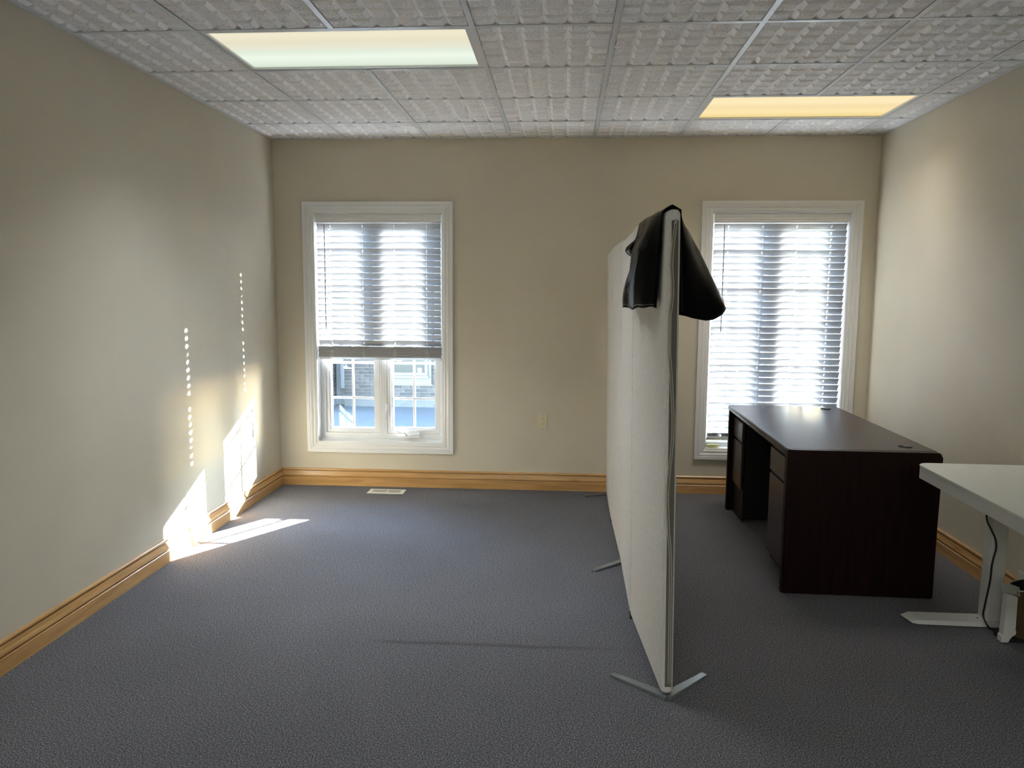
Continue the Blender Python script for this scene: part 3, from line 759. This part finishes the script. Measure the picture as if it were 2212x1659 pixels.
for nm, ya, yb in (('near', 0.047, 0.470), ('far', L - 0.350, L - 0.047)):
    bm = bmesh.new(); box(bm, 0.052, D - 0.205, ya, yb, 0.035, 0.688); link('pedestal', bm, M_deskdk, desk)
    dd = 0.030
    for z0_, z1_, z_ in ((0.535, 0.664, 'box'), (0.222, 0.521, 'file') if nm == 'far' else (0.075, 0.521, 'file')):
        bm = bmesh.new(); box(bm, 0.028, 0.050, ya + 0.004, yb - 0.002, z0_, z1_, 0.005, 3)
        dr = link('drawer', bm, M_desk, desk)
        bm = bmesh.new(); box(bm, 0.040, 0.052, ya + 0.01, yb - 0.01, z1_ - 0.002, z1_ + 0.008); link('finger_pull', bm, M_deskdk, dr)
    if nm == 'far':
        bm = bmesh.new(); box(bm, 0.045, 0.052, ya, yb, 0.004, 0.222); link('plinth', bm, M_deskdk, desk)
for gx, gy in ((D - 0.115, L - 0.125), (D - 0.118, 0.150)):
    bm = bmesh.new(); cyl(bm, (gx, gy, DZ - 0.001), (gx, gy, DZ + 0.003), 0.032, 24); gr = link('grommet', bm, M_grom, desk)
    bm = bmesh.new(); cyl(bm, (gx + 0.006, gy - 0.004, DZ + 0.003), (gx + 0.006, gy - 0.004, DZ + 0.0055), 0.024, 20); box(bm, gx - 0.030, gx - 0.008, gy - 0.006, gy + 0.012, DZ + 0.003, DZ + 0.0065, 0.001, 1)
    link('grommet_cap', bm, M_black, gr)

# ------------------------------------------------------------------ white sit-stand desk
sdk = empty('standing_desk', (4.105, -2.245, 0), math.radians(-1.5), 'white glass topped sit-stand desk in front of the dark desk', 'desk')
def rrect(x0, x1, y0, y1, r, n=6):
    out = []
    for cx_, cy_, a0 in ((x1 - r, y1 - r, 0), (x0 + r, y1 - r, 90), (x0 + r, y0 + r, 180), (x1 - r, y0 + r, 270)):
        out += [(cx_ + r * math.cos(math.radians(a0 + 90 * i / n)), cy_ + r * math.sin(math.radians(a0 + 90 * i / n))) for i in range(n + 1)]
    return out
SL = 1.40
tz = 0.722
bm = bmesh.new(); prism(bm, rrect(-0.278, 0.285, 0.112 - SL, 0.112, 0.055), 2, tz - 0.007, tz, lambda u, v, q: (u, v, q))
bmesh.ops.bevel(bm, geom=[e for e in bm.edges if abs(e.verts[0].co.z - e.verts[1].co.z) < 1e-6], offset=0.002, segments=2, affect='EDGES')
link('glass_top', bm, M_sglass, sdk)
bm = bmesh.new(); prism(bm, rrect(-0.274, 0.281, 0.108 - SL, 0.108, 0.045), 2, tz - 0.062, tz - 0.008, lambda u, v, q: (u, v, q)); tray = link('drawer_housing', bm, M_swhite, sdk)
bm = bmesh.new(); box(bm, -0.2755, -0.2735, -1.05, -0.83 - 0.0, tz - 0.060, tz - 0.011, 0.0005, 1); link('drawer_front', bm, M_swhite, tray)
bm = bmesh.new(); box(bm, -0.2775, -0.2735, -0.915, -0.855, tz - 0.054, tz - 0.022, 0.001, 1); link('control_panel', bm, M_black, tray)
for oy in (0.0, -1.16):
    bm = bmesh.new(); prism(bm, rrect(0.012, 0.082, -0.038 + oy, 0.042 + oy, 0.010, 3), 2, 0.030, tz - 0.06, lambda u, v, q: (u, v, q)); lg = link('leg', bm, M_swhite, sdk)
    bm = bmesh.new(); prism(bm, rrect(0.018, 0.076, -0.032 + oy, 0.036 + oy, 0.008, 3), 2, tz - 0.11, tz - 0.061, lambda u, v, q: (u, v, q)); link('inner_column', bm, M_swhite, lg)
    # foot: bar with chamfered tips
    bm = bmesh.new()
    pl = [(-0.335, 0.030 + oy), (-0.295, 0.042 + oy), (0.27, 0.042 + oy), (0.27, -0.050 + oy), (-0.285, -0.050 + oy), (-0.318, -0.040 + oy)]
    lo = [bm.verts.new((x + (0.010 if i in (0, 5) else 0), y, 0.006)) for i, (x, y) in enumerate(pl)]
    zt_ = [0.016, 0.027, 0.032, 0.032, 0.026, 0.014]
    hi = [bm.verts.new((x, y, z)) for (x, y), z in zip(pl, zt_)]
    bm.faces.new(lo[::-1]); bm.faces.new((hi[0], hi[1], hi[4], hi[5])); bm.faces.new((hi[1], hi[2], hi[3], hi[4]))
    for i in range(6): bm.faces.new((lo[i], lo[(i + 1) % 6], hi[(i + 1) % 6], hi[i]))
    ft = link('foot', bm, M_swhite, sdk)
    for xx in (-0.27, 0.24):
        bm = bmesh.new(); cyl(bm, (xx, oy - 0.004, 0), (xx, oy - 0.004, 0.0065), 0.018, 10); link('levelling_pad', bm, M_rubber, ft)
    bm = bmesh.new(); cyl(bm, (-0.012, oy - 0.010, 0.030), (-0.012, oy - 0.010, 0.0335), 0.003, 8); link('screw', bm, M_black, ft)
bm = bmesh.new(); box(bm, 0.03, 0.065, -1.12, -0.04, tz - 0.105, tz - 0.065); link('cross_rail', bm, M_swhite, sdk)
cab = [(4.073, 0.66), (4.071, 0.58), (4.078, 0.508), (4.095, 0.471), (4.121, 0.418), (4.127, 0.376), (4.119, 0.333), (4.114, 0.29), (4.113, 0.236), (4.106, 0.171), (4.098, 0.105), (4.095, 0.061), (4.103, 0.030), (4.125, 0.008), (4.17, 0.005)]
bm = bmesh.new(); tube(bm, catmull([(x - 4.105, -2.300 - (-2.245) - (0.02 if z < 0.035 else 0), z) for x, z in cab], 5), 0.0042, 7); link('power_cable', bm, M_black, sdk, True)

# ------------------------------------------------------------------ bin under the sit-stand desk
bn = empty('waste_bin', (4.215, -2.40, 0), 0, 'white bin with black lined mouth and hanging paper label under the white desk', 'bin')
def shell(bm, rx, ry, zlo, rim, n=28, rx2=None, ry2=None):
    A = []; B_ = []
    for i in range(n):
        a = 2 * math.pi * i / n; c_, s_ = math.cos(a), math.sin(a)
        A.append(bm.verts.new((rx2 * c_, ry2 * s_, zlo))); B_.append(bm.verts.new((rx * c_, ry * s_, rim(rx * c_, ry * s_))))
    for i in range(n): bm.faces.new((A[i], A[(i + 1) % n], B_[(i + 1) % n], B_[i]))
    return A, B_
rim = lambda x, y: 0.232 + 0.46 * (x + 0.075)* 0.5 + 0.03 * y
bm = bmesh.new(); A, B_ = shell(bm, 0.072, 0.060, 0.022, rim, rx2=0.062, ry2=0.052); bm.faces.new(A[::-1]); bmesh.ops.solidify(bm, geom=bm.faces[:], thickness=0.003); link('body', bm, M_tan, bn, True)
bm = bmesh.new(); tube(bm, [(0.0735 * math.cos(a), 0.0615 * math.sin(a), rim(0.072 * math.cos(a), 0.06 * math.sin(a))) for a in [2 * math.pi * i / 32 for i in range(33)]], 0.0022, 6); link('rim', bm, M_binw, bn, True)
bm = bmesh.new(); A, B_ = shell(bm, 0.066, 0.054, 0.05, lambda x, y: rim(x, y) - 0.002, rx2=0.05, ry2=0.04); bm.faces.new(A[::-1]); link('liner', bm, M_black, bn, True)
bm = bmesh.new()                                              # white upright with a kicked-out foot
pf = [(-0.118, 0.0), (-0.088, 0.0), (-0.080, 0.018), (-0.070, 0.030), (-0.060, 0.036), (-0.058, 0.050), (-0.062, 0.056), (-0.064, 0.205), (-0.108, 0.212), (-0.112, 0.030), (-0.1165, 0.027)]
prism(bm, pf, 1, -0.045, -0.012, lambda u, v, q: (u, q, v + 0.004)); link('upright', bm, M_binw, bn)
bm = bmesh.new(); box(bm, -0.105, 0.06, -0.04, 0.04, 0.0, 0.022, 0.004, 1); link('base', bm, M_rubber, bn)
bm = bmesh.new(); g = {}
for i in range(6):
    for j in range(4):
        u, v_ = i / 5, j / 3
        g[i, j] = bm.verts.new((-0.137 + 0.078 * u + 0.006 * v_, -0.052 + 0.020 * v_ - 0.004 * math.sin(u * 3.1), 0.234 + 0.034 * v_ - 0.018 * u * u - 0.002 * u))
for i in range(5):
    for j in range(3): bm.faces.new((g[i, j], g[i + 1, j], g[i + 1, j + 1], g[i, j + 1]))
bmesh.ops.solidify(bm, geom=bm.faces[:], thickness=0.0006); lb = link('paper_label', bm, M_paper, bn)
bm = bmesh.new()
for k in range(4): box(bm, -0.074, -0.0685, -0.0555, -0.0535, 0.2255 + 0.0030 * k, 0.2268 + 0.0030 * k)
link('label_print', bm, M_print, lb)
# small open white box against the wall behind the bin
bx = empty('storage_box', (4.360, -2.162, 0), 0.0, 'narrow open white box against the right wall behind the white desk leg', 'box')
bm = bmesh.new()
for a in ((-0.030, 0.030, -0.034, -0.030), (-0.030, 0.030, 0.030, 0.034), (-0.030, -0.026, -0.030, 0.030), (0.026, 0.030, -0.030, 0.030)): box(bm, *a, 0.0, 0.218)
box(bm, -0.026, 0.026, -0.030, 0.030, 0.0, 0.006); link('box_body', bm, M_binw, bx)
bm = bmesh.new(); box(bm, -0.0255, 0.0255, -0.0295, 0.0295, 0.12, 0.16); link('dark_contents', bm, M_black, bx)

# ------------------------------------------------------------------ outside: ground, building, tree
GZ = -0.75
bm = bmesh.new(); box(bm, -40, 45, TH, 60, GZ - 0.1, GZ)
tag(link('ground', bm, M_asphalt), 'grey asphalt yard outside the window', 'ground', kind='structure')
bm = bmesh.new(); box(bm, -40, 45, TH, 2.6, GZ, GZ + 0.04)  # out of view, added to bounce sun up to the ceiling
tag(link('bounce_slab', bm, M_bounce), 'unseen pale slab added below the windows to bounce sun indoors', 'reflector', kind='structure')
FY = 9.10                                                      # facade plane of the building opposite
b = empty('brick_building', (-0.8, FY, GZ), 0, 'brown brick building across the yard seen through the left window', 'building')
def bo(name, args, m_, parent=b, bev=0.0):
    bm = bmesh.new(); x0_, x1_, y0_, y1_, z0_, z1_ = args
    box(bm, x0_ + 0.8, x1_ + 0.8, y0_ - FY, y1_ - FY, z0_ - GZ, z1_ - GZ, bev); return link(name, bm, m_, parent)
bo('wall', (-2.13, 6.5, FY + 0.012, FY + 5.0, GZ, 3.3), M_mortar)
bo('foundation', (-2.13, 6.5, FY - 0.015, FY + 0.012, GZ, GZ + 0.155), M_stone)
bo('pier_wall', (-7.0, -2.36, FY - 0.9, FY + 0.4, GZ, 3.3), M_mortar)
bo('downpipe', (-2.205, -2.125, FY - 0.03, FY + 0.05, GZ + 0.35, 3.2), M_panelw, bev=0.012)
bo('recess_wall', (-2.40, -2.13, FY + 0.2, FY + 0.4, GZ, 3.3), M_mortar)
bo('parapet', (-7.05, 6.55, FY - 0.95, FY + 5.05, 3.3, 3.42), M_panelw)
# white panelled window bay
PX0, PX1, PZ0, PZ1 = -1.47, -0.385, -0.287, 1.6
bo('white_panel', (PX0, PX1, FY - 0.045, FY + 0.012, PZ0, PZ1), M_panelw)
wf = empty('far_window', (0, 0, 0)); wf.parent = b
bm = bmesh.new(); ring(bm, PX0 + 0.06 + 0.8, -0.452 + 0.8, -0.115 - GZ, 1.35 - GZ, 0.055, -0.085, -0.046); link('window_frame', bm, M_panelw, wf)
bo('far_pane', (PX0 + 0.115, -0.507, FY - 0.062, FY - 0.050, -0.06, 1.295), M_farglass, wf)
bo('sill', (PX0 + 0.04, -0.43, FY - 0.10, FY - 0.046, -0.165, -0.120), M_panelw, b)
bm = bmesh.new()
sh = [(-0.045, 0.055), (0.045, 0.055), (0.045, -0.02), (0.03, -0.045), (0, -0.055), (-0.03, -0.045), (-0.045, -0.02)]
prism(bm, sh, 1, -0.066, -0.0625, lambda u, v, q: (u - 0.610 + 0.8, q, v - 0.02 - GZ)); link('shield_sticker', bm, M_panelw, wf)
# bricks: nearest to the view are single parts, the rest of the facade is joined
BW, BH, BJ = 0.204, 0.0685, 0.011
bme = []
for mm in M_brick:
    bm = bmesh.new(); box(bm, 0, BW - BJ, -0.009, 0.013, 0, BH - BJ, 0.002, 1)
    me = bpy.data.meshes.new('brick'); bm.to_mesh(me); bm.free(); me.materials.append(mm); bme.append(me)
cells = []
nrow = int((3.2 - GZ - 0.16) / BH)
for r_ in range(nrow):
    z = GZ + 0.162 + r_ * BH
    x = -2.125 - (BW / 2 if r_ % 2 else 0)
    while x < 6.3:
        if x + BW - BJ > -2.128:
            inside = (x + BW > PX0 and x < PX1 and z + BH - BJ > PZ0 and z < PZ1)
            if not inside: cells.append((max(x, -2.128), x + BW - BJ, z))
            elif x < PX0 - 0.05: cells.append((max(x, -2.128), PX0 - BJ, z))
            elif x + BW > PX1 + 0.05: cells.append((PX1 + BJ, x + BW - BJ, z))
        x += BW
cells.sort(key=lambda c: (c[0] + 1.2) ** 2 * 0.55 + (c[2] + 0.15) ** 2 * 1.6)
rb = random.Random(11)
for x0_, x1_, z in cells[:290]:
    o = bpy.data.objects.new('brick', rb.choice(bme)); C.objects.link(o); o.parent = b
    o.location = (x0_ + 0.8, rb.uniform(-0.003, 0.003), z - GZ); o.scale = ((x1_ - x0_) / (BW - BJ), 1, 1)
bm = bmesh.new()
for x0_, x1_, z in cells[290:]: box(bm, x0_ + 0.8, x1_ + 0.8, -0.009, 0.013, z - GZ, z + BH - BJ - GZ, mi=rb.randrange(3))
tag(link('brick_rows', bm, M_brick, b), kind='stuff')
bm = bmesh.new()
for r_ in range(nrow):                                         # front and side of the projecting pier
    z = 0.162 + r_ * BH
    x = -2.36 + 0.8
    x -= (BW / 2 if r_ % 2 else BW) - 0.004
    while x > -7 + 0.8:
        box(bm, x, x + BW - BJ, -0.909, -0.898, z, z + BH - BJ, mi=rb.randrange(3)); x -= BW
    y = -0.9
    y0_ = y + (0 if r_ % 2 else -BW / 2)
    while y0_ < 0.2:
        if y0_ > -0.95: box(bm, -2.37 + 0.8, -2.351 + 0.8, y0_, y0_ + BW - BJ, z, z + BH - BJ, mi=rb.randrange(3))
        y0_ += BW
tag(link('pier_bricks', bm, M_brick, b), kind='stuff')

tr = empty('small_tree', (-1.75, 5.0, GZ), 0, 'small tree outside the left window with a few pale leaves', 'tree')
bm = bmesh.new()
tube(bm, catmull([(0, 0, 0), (0.03, 0.02, 0.6), (-0.02, 0, 1.1), (0.05, 0.02, 1.7), (0.0, 0, 2.4)], 4), 0.05, 8, None)
link('trunk', bm, M_bark, tr, True)
brs = [[(0.02, 0, 1.25), (0.30, -0.02, 1.36), (0.58, 0.0, 1.34), (0.80, 0.02, 1.24), (0.86, 0.02, 1.16)], [(0.30, -0.02, 1.36), (0.52, -0.1, 1.42), (0.72, -0.1, 1.36), (0.79, -0.1, 1.30)],
       [(0.03, 0, 1.5), (0.6, 0.1, 1.62), (1.1, 0.12, 1.50), (1.45, 0.12, 1.36), (1.56, 0.12, 1.29)], [(0.02, 0, 1.8), (-0.4, 0.1, 2.1), (-0.7, 0.1, 2.2)], [(0.0, 0, 2.1), (0.4, -0.1, 2.4), (0.7, -0.2, 2.6)]]
for k, pts_ in enumerate(brs):
    bm = bmesh.new(); cp = catmull(pts_, 5); tube(bm, cp, 0.01, 6, [0.014 * (1 - 0.75 * i / (len(cp) - 1)) for i in range(len(cp))]); link('branch', bm, M_bark, tr, True)
rl_ = random.Random(21)
bm = bmesh.new()
LP = [(0.86, 0.02, 1.16), (0.84, 0.02, 1.19), (0.80, -0.1, 1.29), (0.77, -0.1, 1.31), (0.72, -0.1, 1.28), (0.68, 0.0, 1.27), (0.66, -0.1, 1.26), (1.56, 0.12, 1.29), (1.58, 0.12, 1.30), (1.63, 0.12, 1.285), (1.60, 0.12, 1.27), (-0.7, 0.1, 2.2), (0.7, -0.2, 2.6)]
for (x, y, z) in LP:
    for q in range(3):
        M_ = Matrix.Translation((x + rl_.uniform(-.03, .03), y + rl_.uniform(-.03, .03), z + rl_.uniform(-.025, .025))) @ Matrix.Rotation(rl_.uniform(0, 6.28), 4, 'Z') @ Matrix.Rotation(rl_.uniform(-1, 1), 4, 'X')
        out = [(-0.028, 0, 0), (-0.012, 0.012, 0.003), (0.012, 0.013, 0.003), (0.032, 0, -0.004), (0.012, -0.013, 0.003), (-0.012, -0.012, 0.003)]
        top_ = [bm.verts.new(M_ @ Vector(p)) for p in out]; bot = [bm.verts.new(M_ @ (Vector(p) + Vector((0, 0, -0.0015)))) for p in out]
        bm.faces.new(top_); bm.faces.new(bot[::-1])
        for i in range(6): bm.faces.new((top_[i], bot[i], bot[(i + 1) % 6], top_[(i + 1) % 6]))
tag(link('leaves', bm, M_leaf, tr), kind='stuff')
bpy.context.view_layer.update()
